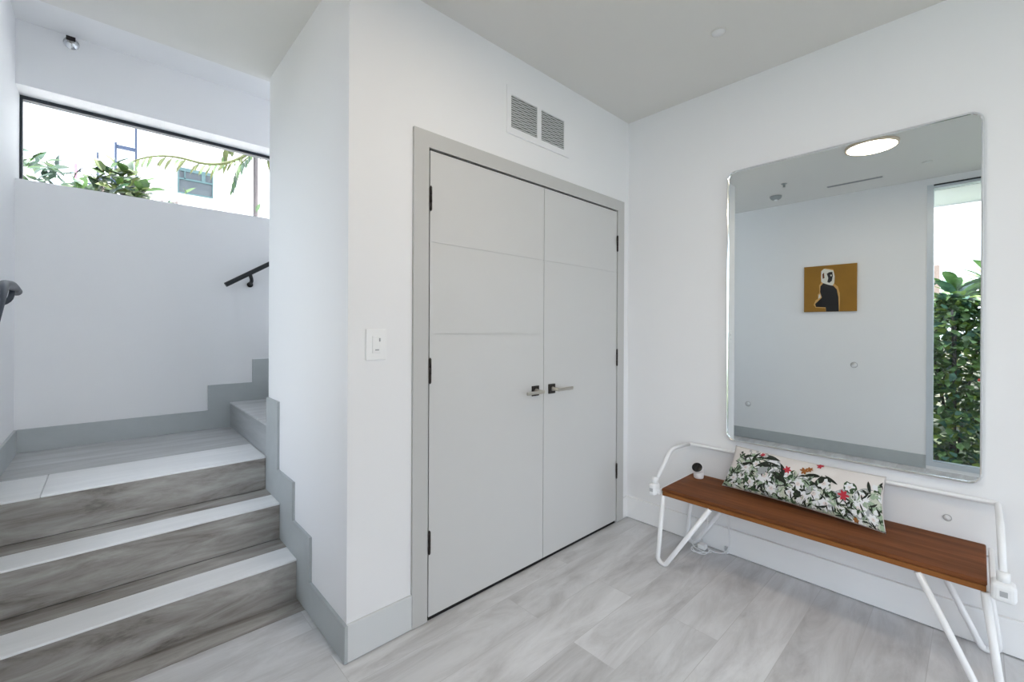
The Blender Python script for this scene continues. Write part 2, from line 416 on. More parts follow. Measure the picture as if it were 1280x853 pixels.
def door_leaf(n, x0, x1, hinge_x, hx, side, label):
    d = link('door_%d' % n, None); struct(d, label, 'door')
    yf = YA - .012; bm = bmesh.new()
    zs = [.020, 1.2565, 1.2595, 1.6595, 1.6625, 2.061]
    box(bm, x0, x1, yf + .003, yf + .042, zs[0], zs[-1])
    for a, b in ((zs[0], zs[1]), (zs[2], zs[3]), (zs[4], zs[5])):
        box(bm, x0, x1, yf, yf + .0032, a, b)
    build('door_panel', bm, M['door'], d)
    bm = bmesh.new(); box(bm, x0, x1, yf + .006, yf + .03, .002, .0195); box(bm, x0, x1, yf + .006, yf + .03, 2.0615, OZ - .0065)
    build('door_gap_shade', bm, M['black'], d)  # black strips stand in for shade under and over the leaf
    for z in (.30, .395), (1.045, 1.15), (1.80, 1.90):
        bm = bmesh.new(); z0, z1 = z
        for k in range(3):
            q = (z1 - z0) / 3
            lathe(bm, [(.0058, z0 + k * q + .0006), (.0058, z0 + (k + 1) * q - .0006)], 14, Matrix.Translation((hinge_x, yf - .006, 0)))
        lathe(bm, [(.0035, z0 - .004), (.0035, z1 + .004)], 12, Matrix.Translation((hinge_x, yf - .006, 0)))
        build('hinge', bm, M['bronze'], d, True)
    lever(d, hx, side)
door_leaf(1, 1.0365, 1.7665, 1.0365, 1.70, -1, 'left closet door leaf with lever handle near the middle gap')
door_leaf(2, 1.7705, 2.4745, 2.4745, 1.832, 1, 'right closet door leaf with lever handle near the middle gap')

# ------------------------------------------------------------------ air vent over the door
v = thing('air_vent', 'white louvred return air vent above the closet doors', 'vent', (1.74, YA, 2.40))
def vx(x): return x - 1.74
yv = -.006
bm = bmesh.new()
X0, X1, Z0, Z1 = 1.493, 1.985, 2.287, 2.53
gx = [(1.523, 1.717), (1.749, 1.942)]; gz = (2.322, 2.490)
for a, b, c, d in ((X0, gx[0][0], Z0, Z1), (gx[0][1], gx[1][0], Z0, Z1), (gx[1][1], X1, Z0, Z1)):
    box(bm, vx(a), vx(b), yv, 0, c - 2.40, d - 2.40)
for g in gx:
    box(bm, vx(g[0]), vx(g[1]), yv, 0, Z0 - 2.4, gz[0] - 2.4); box(bm, vx(g[0]), vx(g[1]), yv, 0, gz[1] - 2.4, Z1 - 2.4)
build('vent_frame', bm, M['wall'], v)
random.seed(4)
for g in gx:
    bm = bmesh.new()
    box(bm, vx(g[0]), vx(g[1]), -.0006, 0, gz[0] - 2.4, gz[1] - 2.4)
    bk = build('vent_backing', bm, M['ventdark'], v)
    bm = bmesh.new(); n = 15
    for k in range(n):
        z = gz[0] + (k + .35) * (gz[1] - gz[0]) / n - 2.4
        segs = 9
        for s in range(segs):
            xa = vx(g[0]) + (g[1] - g[0]) * s / segs; xb = vx(g[0]) + (g[1] - g[0]) * (s + 1) / segs
            za = z + .0013 * math.sin(s * 1.9 + k * 2.3); zb = z + .0013 * math.sin((s + 1) * 1.9 + k * 2.3)
            vs = [bm.verts.new(p) for p in ((xa, -.0056, za), (xb, -.0056, zb), (xb, -.0010, zb + .0085), (xa, -.0010, za + .0085), (xa, -.0050, za - .0012), (xb, -.0050, zb - .0012), (xb, -.0004, zb + .0075), (xa, -.0004, za + .0075))]
            bm.faces.new(vs[:4]); bm.faces.new(vs[4:][::-1]); bm.faces.new((vs[0], vs[4], vs[5], vs[1]))
    build('vent_slats', bm, M['slat'], v)

# ------------------------------------------------------------------ light switch
s = thing('light_switch', 'white wall switch plate left of the closet doors', 'light switch', (.793, YA, 1.217))
build('switch_plate', B(-.043, .043, -.006, 0, -.062, .062, bev=.0025), M['switch'], s)
build('switch_rocker', B(-.017, .017, -.010, -.005, -.034, .034, bev=.0015), M['switch'], s)
build('dimmer_slider', B(.010, .0155, -.013, -.0095, .012, .026, bev=.0008), M['capgrey'], s)
build('indicator', B(-.006, .010, -.011, -.0095, -.024, -.019, bev=.0005), M['capgrey'], s)

# ------------------------------------------------------------------ wall mirror
mi = thing('wall_mirror_glass', 'large rounded rectangular mirror in a thin chrome frame above the bench', 'mirror', (XB, .489, .651))
def rrect(y0, y1, z0, z1, r, n=8):
    pts = []
    for (cy, cz, a0) in ((y1 - r, z1 - r, 0), (y0 + r, z1 - r, 90), (y0 + r, z0 + r, 180), (y1 - r, z0 + r, 270)):
        for k in range(n + 1):
            a = math.radians(a0 + 90 * k / n); pts.append((cy + r * math.cos(a), cz + r * math.sin(a)))
    return pts
hw = .502; mh = 1.537
bm = bmesh.new()
po = rrect(-hw, hw, 0, mh, .045); pin = rrect(-hw + .009, hw - .009, .009, mh - .009, .037)
n = len(po)
prof = [(po, -.002, 0), (po, -.026, 0), (None, -.034, .5), (pin, -.028, 1), (pin, -.020, 1)]
rings = []
for (p, x, w_) in prof:
    x = x * .62 - .004
    if p is None: p = [((a[0] + b[0]) / 2, (a[1] + b[1]) / 2) for a, b in zip(po, pin)]
    rings.append([bm.verts.new((x, q[0], q[1])) for q in p])
for i in range(len(rings) - 1):
    for k in range(n): bm.faces.new((rings[i][k], rings[i][(k + 1) % n], rings[i + 1][(k + 1) % n], rings[i + 1][k]))
build('mirror_frame', bm, M['chrome'], mi, False)
mm, nt, bs, out_ = newmat('silvered_mirror')
bs.inputs['Metallic'].default_value = 1; bs.inputs['Roughness'].default_value = .0
tcn = nt.nodes.new('ShaderNodeTexCoord'); nn = nt.nodes.new('ShaderNodeTexNoise'); nn.inputs['Scale'].default_value = .5
nt.links.new(tcn.outputs['Object'], nn.inputs['Vector']); rr_ = ramp(nt, [(.3, (.80, .845, .86)), (.7, (.81, .855, .87))]); nt.links.new(nn.outputs[0], rr_.inputs[0]); nt.links.new(rr_.outputs[0], bs.inputs['Base Color'])
bm = bmesh.new(); prism(bm, pin, 'x', -.0165, -.004)
build('mirror_pane', bm, mm, mi)

# ------------------------------------------------------------------ bench
BX0, BX1, BY0, BY1, BZ = 2.205, 2.590, -.022, 1.170, .425
be = thing('bench', 'folding bench with brown wooden seat and white tube frame under the mirror', 'bench', (2.4, .574, 0))
def bl(x, y, z): return Vector((x - 2.4, y - .574, z))
def tubeobj(name, pts, r, fr=.03, mat='whitemetal', parent=be):
    bm = bmesh.new(); tube(bm, [bl(*p) for p in fillet(pts, fr)], r); return build(name, bm, M[mat], parent, False)
bm = B(BX0 - 2.4, BX1 - 2.4, BY0 - .574, BY1 - .574, BZ - .018, BZ, bev=.006, seg=3)
build('seat', bm, M['wood'], be)
bm = B(BX0 + .003 - 2.4, BX1 - .003 - 2.4, BY0 + .002 - .574, BY1 - .002 - .574, BZ - .040, BZ - .0185, bev=.004, seg=2)
se = build('seat_edge', bm, M['woodedge'], be); se['label'] = 'orange-brown lower layer of the seat'
zt = BZ - .044
for X in (2.215, 2.572):
    for (yo, yf, yi, sgn) in ((BY1 - .005, BY1 + .026, BY1 - .255, 1), (BY0 + .005, BY0 - .036, BY0 + .175, -1)):
        if sgn < 0: yf += .0
        tubeobj('leg', [(X, yo, zt + .004), (X, yf, .030), (X, yf - sgn * .022, .0125), (X, yf - sgn * .045, .0125), (X, yi, zt + .004)], .0118, .030)
for Y in (BY0 - .014, BY1 + .014):
    bm = B(2.19 - 2.4, 2.60 - 2.4, Y - .008 - .574, Y + .008 - .574, BZ - .035, BZ - .012, bev=.003)
    build('side_bar', bm, M['whitemetal'], be)
for sgn, Y in ((-1, BY0 - .036), (1, BY1 + .036)):
    bm = bmesh.new(); box(bm, 2.160 - 2.4, 2.225 - 2.4, Y - (.030 if sgn < 0 else .020) - .574, Y + (.030 if sgn < 0 else .020) - .574, BZ - .040, BZ + .022, bev=.014, seg=3)
    hb = build('hinge_block', bm, M['whitemetal'], be)
    build('square_socket', B(2.1585 - 2.4, 2.163 - 2.4, Y - .009 - .574, Y + .009 - .574, BZ - .018, BZ), M['capgrey'], hb)
    bm = bmesh.new(); tube(bm, [bl(2.195, Y, BZ + .018), bl(2.203, Y, BZ + .050)], .0165, 16)
    build('socket_collar', bm, M['whitemetal'], hb)
ya, yb = BY0 - .036, BY1 + .036
tubeobj('back_rail', [(2.195, ya, BZ + .03), (2.345, ya + .004, .592), (2.60, ya + .004, .592), (2.604, ya + .012, .594), (2.604, yb - .012, .588), (2.60, yb - .004, .586), (2.375, yb - .004, .600), (2.215, yb, BZ + .03)], .0105, .05)

# ------------------------------------------------------------------ cushion with floral print
cu = thing('lumbar_cushion', 'long cushion with white flowers and green leaves on the wooden bench', 'cushion', (2.49, .60, BZ))
# bottom seam (left, right) and top seam (left, right) of the leaning pillow, local to its base
PBL, PBR, PTL, PTR = Vector((-.035, .352, .012)), Vector((-.115, -.340, .012)), Vector((.088, .325, .212)), Vector((.082, -.318, .198))
def surf(u, v, side=1, lift=0.):
    """u 0..1 left to right, v 0..1 bottom to top"""
    uu, vv = 2 * u - 1, 2 * v - 1
    pin_ = .045 * (1 - uu * uu) * 0
    iu = .5 + .5 * uu * (1 - .035 * (1 - vv * vv)); iv = .5 + .5 * vv * (1 - .07 * (1 - uu * uu))
    a = PBL.lerp(PBR, iu); b = PTL.lerp(PTR, iu); p = a.lerp(b, iv)
    n = (PBR - PBL).cross(PTL - PBL).normalized()
    if n.x > 0: n = -n
    th = .050 * (max(0, 1 - abs(uu) ** 3.2) ** .62) * (max(0, 1 - abs(vv) ** 2.6) ** .62)
    th *= 1 + .10 * math.sin(uu * 9 + vv * 2) * .5 + .06 * math.sin(uu * 17 - vv * 5)
    return p + n * (side * (th + lift))
bm = bmesh.new(); NU, NV = 72, 30
for side in (1, -1):
    g = [[bm.verts.new(surf(i / NU, j / NV, side if side > 0 else -.45)) for j in range(NV + 1)] for i in range(NU + 1)]
    for i in range(NU):
        for j in range(NV): bm.faces.new((g[i][j], g[i + 1][j], g[i + 1][j + 1], g[i][j + 1]))
bmesh.ops.remove_doubles(bm, verts=bm.verts, dist=.0004)
PM = [plain('cream_cushion_cloth', (.70, .66, .64), .9, var=.03, bump=.2), plain('print_near_black_green', (.016, .022, .014), .9),
      plain('print_dark_green', (.04, .075, .035), .9), plain('print_sage', (.30, .39, .28), .9), plain('print_pale_sage', (.50, .53, .44), .9),
      plain('print_white', (.72, .73, .75), .9), plain('print_grey', (.34, .36, .37), .9), plain('print_red', (.45, .03, .05), .9),
      plain('print_rust', (.32, .12, .03), .9), plain('print_pink_cream', (.70, .62, .60), .9)]
AS = .69 / .23
def decal(cu_, cv, shape, mi_, lift):
    """flat outline (u,v in v-units) laid on the printed cloth"""
    vs = []
    c = bm.verts.new(surf(min(max(cu_, .004), .996), min(max(cv, .01), .99), 1, lift))
    for (du, dv) in shape:
        uu, vv = cu_ + du / AS, cv + dv
        vs.append(bm.verts.new(surf(min(max(uu, .004), .996), min(max(vv, .012), .99), 1, lift)))
    for k in range(len(vs)):
        f_ = bm.faces.new((c, vs[k], vs[(k + 1) % len(vs)])); f_.material_index = mi_
def leafshape(l, w_, a, n=5, bend=0.):
    pts = []
    for k in range(n + 1):
        t_ = k / n; pts.append((l * (t_ - .5), w_ * math.sin(PI * t_) ** .8 + bend * math.sin(PI * t_)))
    for k in range(n - 1, 0, -1):
        t_ = k / n; pts.append((l * (t_ - .5), -w_ * math.sin(PI * t_) ** .8 + bend * math.sin(PI * t_)))
    ca, sa = math.cos(a), math.sin(a)
    return [(x * ca - y * sa, x * sa + y * ca) for x, y in pts]
def blob(r, n=9, j=.2):
    return [((r * (1 + random.uniform(-j, j))) * math.cos(2 * PI * k / n), (r * (1 + random.uniform(-j, j))) * math.sin(2 * PI * k / n)) for k in range(n)]
random.seed(12)
def topc(u):
    """how high the printed planting reaches on the cloth"""
    if u < .06: return .45
    if u < .40: return .95 - .25 * abs(u - .2) / .2
    if u < .62: return .70
    if u < .80: return .55 + .12 * math.sin(u * 30)
    return .5 + .4 * max(0, (u - .85) / .15)
for k in range(620):
    u = random.random(); v_ = random.random() ** 1.1 * topc(u) * random.uniform(.6, 1.0)
    decal(u, v_, leafshape(random.uniform(.12, .28), random.uniform(.018, .045), random.uniform(0, 2 * PI)), random.choice((1, 1, 2, 2, 6)), .0003 + k * 1e-6)
for k in range(330):
    u = random.random(); v_ = random.random() * topc(u) * .92
    a = random.uniform(.2, 2.9)
    decal(u, v_, leafshape(random.uniform(.10, .20), random.uniform(.022, .05), a), random.choice((3, 4, 4, 3, 5)), .0011 + k * 1e-6)
def rose(u, v_, r, mi2=5):
    decal(u, v_, blob(r * 1.10, 12, .18), random.choice((1, 2, 6)), .0016)
    for k in range(7):
        a = k * 2 * PI / 7 + .3
        decal(u + r * .52 * math.cos(a) / AS, v_ + r * .52 * math.sin(a), leafshape(r * .95, r * .30, a), mi2, .0018 + k * 2e-5)
    decal(u, v_, blob(r * .34, 8, .2), 9, .0021); decal(u, v_, leafshape(r * .4, r * .05, .7), 6, .0022)
for (u, v_, r) in ((.07, .22, .10), (.14, .50, .12), (.13, .30, .10), (.22, .62, .10), (.20, .20, .13), (.30, .42, .19), (.36, .18, .13), (.33, .70, .16), (.45, .55, .10), (.53, .40, .13),
                   (.56, .17, .14), (.63, .30, .14), (.68, .55, .13), (.70, .16, .13), (.79, .36, .14), (.88, .25, .15), (.90, .48, .12), (.83, .60, .10), (.48, .20, .10), (.95, .15, .09), (.26, .88, .07)):
    rose(u, v_, r)
for (u, v_, l, a, b) in ((.29, .80, .52, .12, .10), (.30, .62, .55, .28, .10), (.38, .40, .50, -.3, .12), (.40, .62, .35, -1.2, .05), (.20, .78, .35, 1.3, .04), (.13, .62, .30, .3, -.05), (.72, .66, .30, -.5, 0), (.93, .70, .25, -1.3, 0), (.60, .62, .3, .3, .04)):
    decal(u, v_, leafshape(l, .028, a, 8, b), 1, .0025)
for k in range(190):
    u = random.random(); v_ = random.random() * topc(u) * .9
    decal(u, v_, leafshape(random.uniform(.08, .22), random.uniform(.008, .016), random.uniform(0, 3.1), 5, random.uniform(-.03, .03)), random.choice((1, 1, 2, 3)), .0023 + k * 1e-6)
def star(u, v_, r, mi_):
    for k in range(6):
        a = k * PI / 3 + random.uniform(-.2, .2)
        decal(u + r * .5 * math.cos(a) / AS, v_ + r * .5 * math.sin(a), leafshape(r * 1.15, r * .26, a), mi_, .0028 + k * 1e-5)
for (u, v_, r, c) in ((.44, .66, .085, 7), (.24, .90, .06, 7), (.63, .93, .075, 7), (.80, .42, .10, 7), (.55, .72, .09, 8), (.58, .78, .07, 8), (.86, .05, .05, 8), (.14, .93, .04, 6), (.19, .95, .04, 6), (.08, .84, .04, 1)):
    star(u, v_, r, c)
o = build('cushion_cover', bm, PM, cu, False)
for p in o.data.polygons: p.use_smooth = True

# ------------------------------------------------------------------ small security camera on the bench
ca = thing('security_camera', 'small white camera with a black face at the left end of the bench', 'camera', (2.515, 1.105, BZ))
bm = bmesh.new(); lathe(bm, [(.022, 0), (.026, .003), (.0275, .012), (.0285, .034), (.024, .05), (.0, .056)], 28)
build('camera_base', bm, M['camwhite'], ca, True)
ax = Vector((-.72, -.10, .62)).normalized()
Rm = Matrix.Translation((-.004, .002, .050)) @ ax.to_track_quat('Z', 'Y').to_matrix().to_4x4()
bm = bmesh.new(); lathe(bm, [(.0, -.030), (.018, -.028), (.026, -.020), (.030, -.010), (.030, .020), (.0285, .024)], 32, Rm)
body = build('camera_body', bm, M['camwhite'], ca, True)
bm = bmesh.new(); lathe(bm, [(.0285, .0225), (.0278, .0262), (.024, .0275), (.0, .028)], 32, Rm)
build('camera_lens', bm, M['lens'], ca, True)

# ------------------------------------------------------------------ power cord behind the bench
cd = thing('power_cord', 'white cord hanging behind the bench to a coil on the floor', 'cord', (2.58, 1.06, 0))
pts = []
for k in range(13):
    t_ = k / 12; pts.append((-.02 + .008 * math.sin(t_ * 5), .03 + .02 * math.sin(t_ * 7), .40 - t_ * .33))
for k in range(46):
    a = k * .42; rr = .055 + .012 * math.sin(k * .9)
    pts.append((-.055 + rr * math.cos(a) * .75, .035 + rr * math.sin(a), .008 + .03 * max(0, 1 - k / 14) + .004 * math.sin(k) + .004))
pts += [(-.03, -.03, .010), (.0, -.08, .012), (.012, -.10, .06), (.010, -.095, .16), (.012, -.088, .30)]
bm = bmesh.new(); tube(bm, fillet(pts, .02, 3), .0032, 8); build('cord', bm, M['whitemetal'], cd)
build('plug', B(-.06, -.02, .01, .055, .012, .040, bev=.006), M['switch'], cd)
pc = thing('cable_clip', 'small dark-ended white cable clip at the foot of the mirror wall', 'cable clip', (2.604, .982, .004))
build('clip_body', B(-.014, .008, -.010, .010, 0, .040, bev=.003), M['whitemetal'], pc)
build('clip_end', B(-.016, -.010, -.011, .006, .018, .044, bev=.002), M['capgrey'], pc)

# ------------------------------------------------------------------ picture on the left wall (seen in the mirror)
pi_ = thing('wall_picture', 'ochre canvas with a dark seated figure on the wall opposite the mirror', 'picture', (XL, 1.078, 1.728))
PW, PH = .458, .490
build('canvas', B(.001, .024, -PW / 2, PW / 2, -PH / 2, PH / 2, bev=.0015), plain('ochre_painted_canvas', (.30, .145, .012), .7, var=.12, scale=7), pi_)
def pic(name, pts, mat, lift):
    bm = bmesh.new()
    q = []
    for (x, y) in pts:
        u = (x - 130) / 562; top = 208 - 53 * u; bot = 690 - 20 * u
        q.append((PW / 2 - u * PW, PH / 2 - (y - top) / (bot - top) * PH))
    prism(bm, q, 'x', .0235, .0245 + lift); return build(name, bm, mat, pi_)
pk = plain('black_paint', (.006, .006, .008), .6); pw = plain('ivory_paint', (.72, .70, .62), .7); pb = plain('brown_paint', (.13, .035, .008), .7); po_ = plain('light_ochre_paint', (.62, .36, .12), .7)
pic('halo_stroke', [(372, 678), (370, 645), (262, 640), (240, 610), (262, 560), (290, 545), (285, 500), (302, 480), (300, 400), (322, 370), (318, 300), (325, 240), (365, 215), (450, 225), (466, 300), (462, 380), (500, 410), (520, 480), (522, 560), (516, 676)], po_, 0)
pic('hair', [(322, 360), (322, 250), (350, 222), (400, 228), (452, 238), (466, 300), (462, 370), (440, 405), (395, 395), (350, 380)], pw, .0006)
pic('cheek', [(338, 330), (334, 280), (352, 262), (358, 320)], pb, .0010)
pic('face', [(382, 275), (405, 258), (442, 252), (446, 300), (436, 350), (408, 372), (388, 362), (398, 320)], pk, .0010)
pic('face_highlight', [(418, 286), (434, 282), (436, 298), (424, 302)], pw, .0014)
pic('robe', [(375, 680), (372, 635), (265, 632), (256, 600), (330, 530), (310, 470), (314, 410), (345, 375), (400, 392), (452, 402), (488, 440), (505, 520), (512, 676)], pk, .0012)
pic('cuff', [(290, 545), (298, 500), (312, 495), (318, 528)], pw, .0016)

# ------------------------------------------------------------------ ceiling fittings
def disc_lamp(x, y, label, z=ZC):
    t_ = thing('ceiling_lamp', label, 'ceiling lamp', (x, y, z), group='round ceiling lamps')
    bm = bmesh.new(); lathe(bm, [(.162, 0), (.162, -.020), (.152, -.022), (.150, -.016)], 48); build('lamp_rim', bm, M['lamprim'], t_, True)
    bm = bmesh.new(); lathe(bm, [(.150, -.010), (.149, -.019), (.12, -.022), (.0, -.023)], 48); build('lamp_diffuser', bm, M['lamp'], t_, True)
disc_lamp(.955, .565, 'round glowing ceiling lamp seen at the top of the mirror')
disc_lamp(1.1, -1.6, 'added unseen ceiling lamp brightening the hall, away from the mirror')  # second lamp added out of view to brighten the hall
dt = thing('smoke_detector', 'round grey smoke detector on the ceiling near the left wall', 'smoke detector', (.05, 1.47, ZC))
bm = bmesh.new(); lathe(bm, [(.055, 0), (.055, -.012), (.045, -.030), (.030, -.038), (.0, -.039)], 32); build('detector_body', bm, M['detector'], dt, True)
bm = bmesh.new(); lathe(bm, [(.016, -.036), (.016, -.046), (.0, -.047)], 20); build('detector_sensor', bm, M['switch'], dt, True)
sp = thing('sprinkler_head', 'small sprinkler head on the hall ceiling beside the smoke detector', 'sprinkler', (.436, 1.29, ZC))
bm = bmesh.new(); lathe(bm, [(.026, 0), (.026, -.003), (.012, -.006), (.009, -.030), (.013, -.032), (.0, -.034)], 24); build('sprinkler_body', bm, M['detector'], sp, True)
sd = thing('slot_diffuser', 'long narrow dark air slot in the ceiling along the left wall', 'air slot', (.018, .818, ZC))
build('slot_opening', B(-.012, .012, -.205, .205, -.003, 0), M['slot'], sd)
build('slot_trim', (lambda b_: (box(b_, -.018, -.012, -.211, .211, -.005, 0), box(b_, .012, .018, -.211, .211, -.005, 0), box(b_, -.012, .012, -.211, -.205, -.005, 0), box(b_, -.012, .012, .205, .211, -.005, 0), b_)[-1])(bmesh.new()), M['capgrey'], sd)

def cap(loc, axis, label, r=.030, group=None):  # raised disc for a small ring mark of unknown kind
    t_ = thing('round_disc', label, 'cover cap', loc, group=group)
    R_ = {'-z': Matrix.Rotation(PI, 4, 'X'), '-x': Matrix.Rotation(-PI / 2, 4, 'Y'), '+x': Matrix.Rotation(PI / 2, 4, 'Y')}[axis]
    bm = bmesh.new(); lathe(bm, [(r, 0), (r, .003), (r * .86, .0045), (r * .84, .003)], 28, R_); build('disc_rim', bm, M['capgrey'] if axis != '-z' else M['ceil'], t_, True)
    bm = bmesh.new(); lathe(bm, [(r * .83, .0), (r * .83, .0032), (0, .0036)], 28, R_); build('disc_face', bm, M['wall'], t_, True)
cap((2.13, .85, ZC), '-z', 'round white ceiling disc near the corner above the mirror', .036)
cap((.20, .30, ZC), '-z', 'round white ceiling disc seen right of the air slot in the mirror', .034)
cap((XB, .090, .485), '-x', 'small round disc on the wall just above the bench seat', .014)
cap((XL, 1.877, .405), '+x', 'small round disc low on the left wall near the stairs', .030)
cap((XL, .872, .932), '+x', 'small round disc on the left wall below the picture', .030)

sw = thing('wall_sprinkler', 'sidewall sprinkler with chrome deflector under the stair ceiling', 'sprinkler', (-.155, YD, 3.005))
Rw = Matrix.Rotation(PI / 2, 4, 'X')
bm = bmesh.new(); lathe(bm, [(.036, 0), (.036, .004), (.020, .010), (.016, .022)], 28, Rw); build('escutcheon', bm, M['chrome'], sw, True)
bm = bmesh.new(); lathe(bm, [(.009, .02), (.009, .050)], 16, Rw); tube(bm, [(-.014, -.022, 0), (-.015, -.045, 0), (0, -.060, 0), (.015, -.045, 0), (.014, -.022, 0)], .003, 8)
build('sprinkler_frame', bm, M['nickel'], sw)
build('deflector', B(-.020, .020, -.066, -.062, -.012, .014, bev=.001), M['bronze'], sw)

# ------------------------------------------------------------------ handrails
hr = thing('handrail', 'black round handrail climbing the stairwell window wall', 'handrail', (.63, YD, 1.59))
yr = -.085
bm = bmesh.new(); sl = .64
tube(bm, [(.0, yr, .0), (.004, yr, .0026), (1.6, yr, 1.6 * sl)], .0165, 16); build('rail', bm, M['railblack'], hr)
for dx in (.155, 1.05):
    bm = bmesh.new(); tube(bm, fillet([(dx, yr, dx * sl - .012), (dx + .012, yr + .004, dx * sl - .055), (dx + .016, -.004, dx * sl - .080)], .02, 4), .0125, 12)
    lathe(bm, [(.020, 0), (.020, .008)], 20, Matrix.Translation((dx + .016, 0, dx * sl - .080)) @ Rw)
    build('bracket', bm, M['railblack'], hr)
hl = thing('handrail', 'dark handrail end on the left wall beside the landing', 'handrail', (XL, 3.02, 1.455))
bm = bmesh.new()
pts = fillet([(.082, .0, -.012), (.078, -.10, .010), (.075, -.30, .0), (.075, -.62, -.22)], .05, 5)
tube(bm, pts, .019, 16); build('rail', bm, M['railgrey'], hl)
bm = bmesh.new(); tube(bm, fillet([(.078, -.075, -.01), (.070, -.075, -.06), (.004, -.075, -.09)], .03, 4), .010, 12)
lathe(bm, [(.022, 0), (.022, .006)], 20, Matrix.Translation((0, -.075, -.09)) @ Matrix.Rotation(PI / 2, 4, 'Y')); build('bracket', bm, M['railgrey'], hl)

# ------------------------------------------------------------------ outdoors
g = build('ground', B(-14, -.59, -14, 4.05, -.5, -.2), M['soil']); struct(g, 'planted ground outside, kept dark to cut bounce light', 'ground')
g = build('ground', B(-14, -.59, 4.051, 22, -.5, -.2), M['paving']); struct(g, 'ground outside the stair window, made pale to bounce light up', 'ground')
g = build('ground', B(-.59, 16, 4.05, 22, -.5, -.2), M['paving']); struct(g)
g = build('ground', B(-.59, 16, -14, YR - .21, -.5, -.1), M['soil']); struct(g)
rf = build('canopy_roof', (lambda b_: (box(b_, -1.28, XL - .2, -2.6, 1.2, 2.625, 2.80), box(b_, -1.30, -1.28, -2.6, 1.2, 2.61, 2.82), b_)[-1])(bmesh.new()), M['stucco'])
tag(rf, 'white eave slab over the tall side window', 'eave')
gw = build('garden_wall', B(-4.6, -4.45, -5, 6, -.2, 1.15), M['beige']); tag(gw, 'low beige garden wall behind the shrubs', 'garden wall')

def leaf(bm, c, d, up, l, w_, mi=0, fold=.25):
    d = d.normalized(); s_ = d.cross(up)
    if s_.length < 1e-3: s_ = Vector((1, 0, 0))
    s_.normalize(); n_ = s_.cross(d)
    b0 = bm.verts.new(c); t0 = bm.verts.new(c + d * l - n_ * l * .12)
    m1 = bm.verts.new(c + d * l * .5); l1 = bm.verts.new(c + d * l * .42 + s_ * w_ + n_ * w_ * fold); r1 = bm.verts.new(c + d * l * .42 - s_ * w_ + n_ * w_ * fold)
    l2 = bm.verts.new(c + d * l * .74 + s_ * w_ * .7 + n_ * (w_ * fold * .7 - l * .04)); r2 = bm.verts.new(c + d * l * .74 - s_ * w_ * .7 + n_ * (w_ * fold * .7 - l * .04))
    for q in ((b0, l1, m1), (l1, l2, m1), (l2, t0, m1), (b0, m1, r1), (m1, r2, r1), (m1, t0, r2)):
        f_ = bm.faces.new(q); f_.material_index = mi; f_.smooth = True

def rvec(rng): 
    while True:
        v_ = Vector((rng.uniform(-1, 1), rng.uniform(-1, 1), rng.uniform(-1, 1)))
        if .05 < v_.length < 1: return v_.normalized()

def shrub(loc, size, n, ll, label, mats, seed, flowers=0, group=None, stems=7, name='shrub', cat='shrub'):
    rng = random.Random(seed); t_ = thing(name, label, cat, loc, group)
    bm = bmesh.new(); tips = []
    for k in range(stems):
        a = rng.uniform(0, 2 * PI); e = Vector((math.cos(a) * size[0] * .6, math.sin(a) * size[1] * .6, size[2] * rng.uniform(.7, .95)))
        p = [Vector((e.x * .06, e.y * .06, 0)), Vector((e.x * .3, e.y * .3, e.z * .35)), Vector((e.x * .6, e.y * .65, e.z * .7)), e]
        tube(bm, fillet(p, .2, 3), .011, 6); tips.append(p)
    build('stems', bm, M['trunk'], t_)
    bm = bmesh.new()
    for k in range(n):
        z = rng.random() ** .85 * size[2]
        q = z / size[2]; rad = (.55 + .55 * math.sin(PI * min(1, q * .85 + .12))) * (1 if q < .8 else max(.2, 1 - (q - .8) * 3))
        a = rng.uniform(0, 2 * PI); rr = rad * rng.random() ** .45
        c = Vector((math.cos(a) * rr * size[0], math.sin(a) * rr * size[1], z))
        d = (Vector((math.cos(a), math.sin(a), rng.uniform(-.4, .6))) + rvec(rng) * .8)
        leaf(bm, c, d, Vector((0, 0, 1)) + rvec(rng) * .5, ll * rng.uniform(.6, 1.25), ll * rng.uniform(.24, .36), rng.choice(range(len(mats))))
    build('foliage', bm, mats, t_)
    for k in range(flowers):
        a = rng.uniform(-.6, .6); z = size[2] * rng.uniform(.35, .75)
        bm = bmesh.new(); c = Vector((math.cos(a) * size[0] * 1.0, math.sin(a) * size[1], z))
        for j in range(6): leaf(bm, c, Vector((.6, math.cos(j * PI / 3), math.sin(j * PI / 3))), Vector((1, 0, 0)), .020, .009)
        build('blossom', bm, M['redflower'], t_)
    return t_
gm = [M['leafA'], M['leafA'], M['leafB'], M['leafD'], M['leafC']]
shrub((-1.75, .18, -.2), (.44, .40, 1.88), 2900, .115, 'dense green shrub with a red blossom outside the tall side window', gm, 3, 1, 'shrubs outside the side window')
shrub((-2.2, -.75, -.2), (.55, .50, 1.9), 1500, .09, 'dense green shrub outside the side window, hidden from the mirror', gm, 4, 0, 'shrubs outside the side window')
shrub((-2.0, 1.2, -.2), (.45, .45, 1.7), 1000, .09, 'dense green shrub beyond the wall edge of the side window', gm, 5, 0, 'shrubs outside the side window')

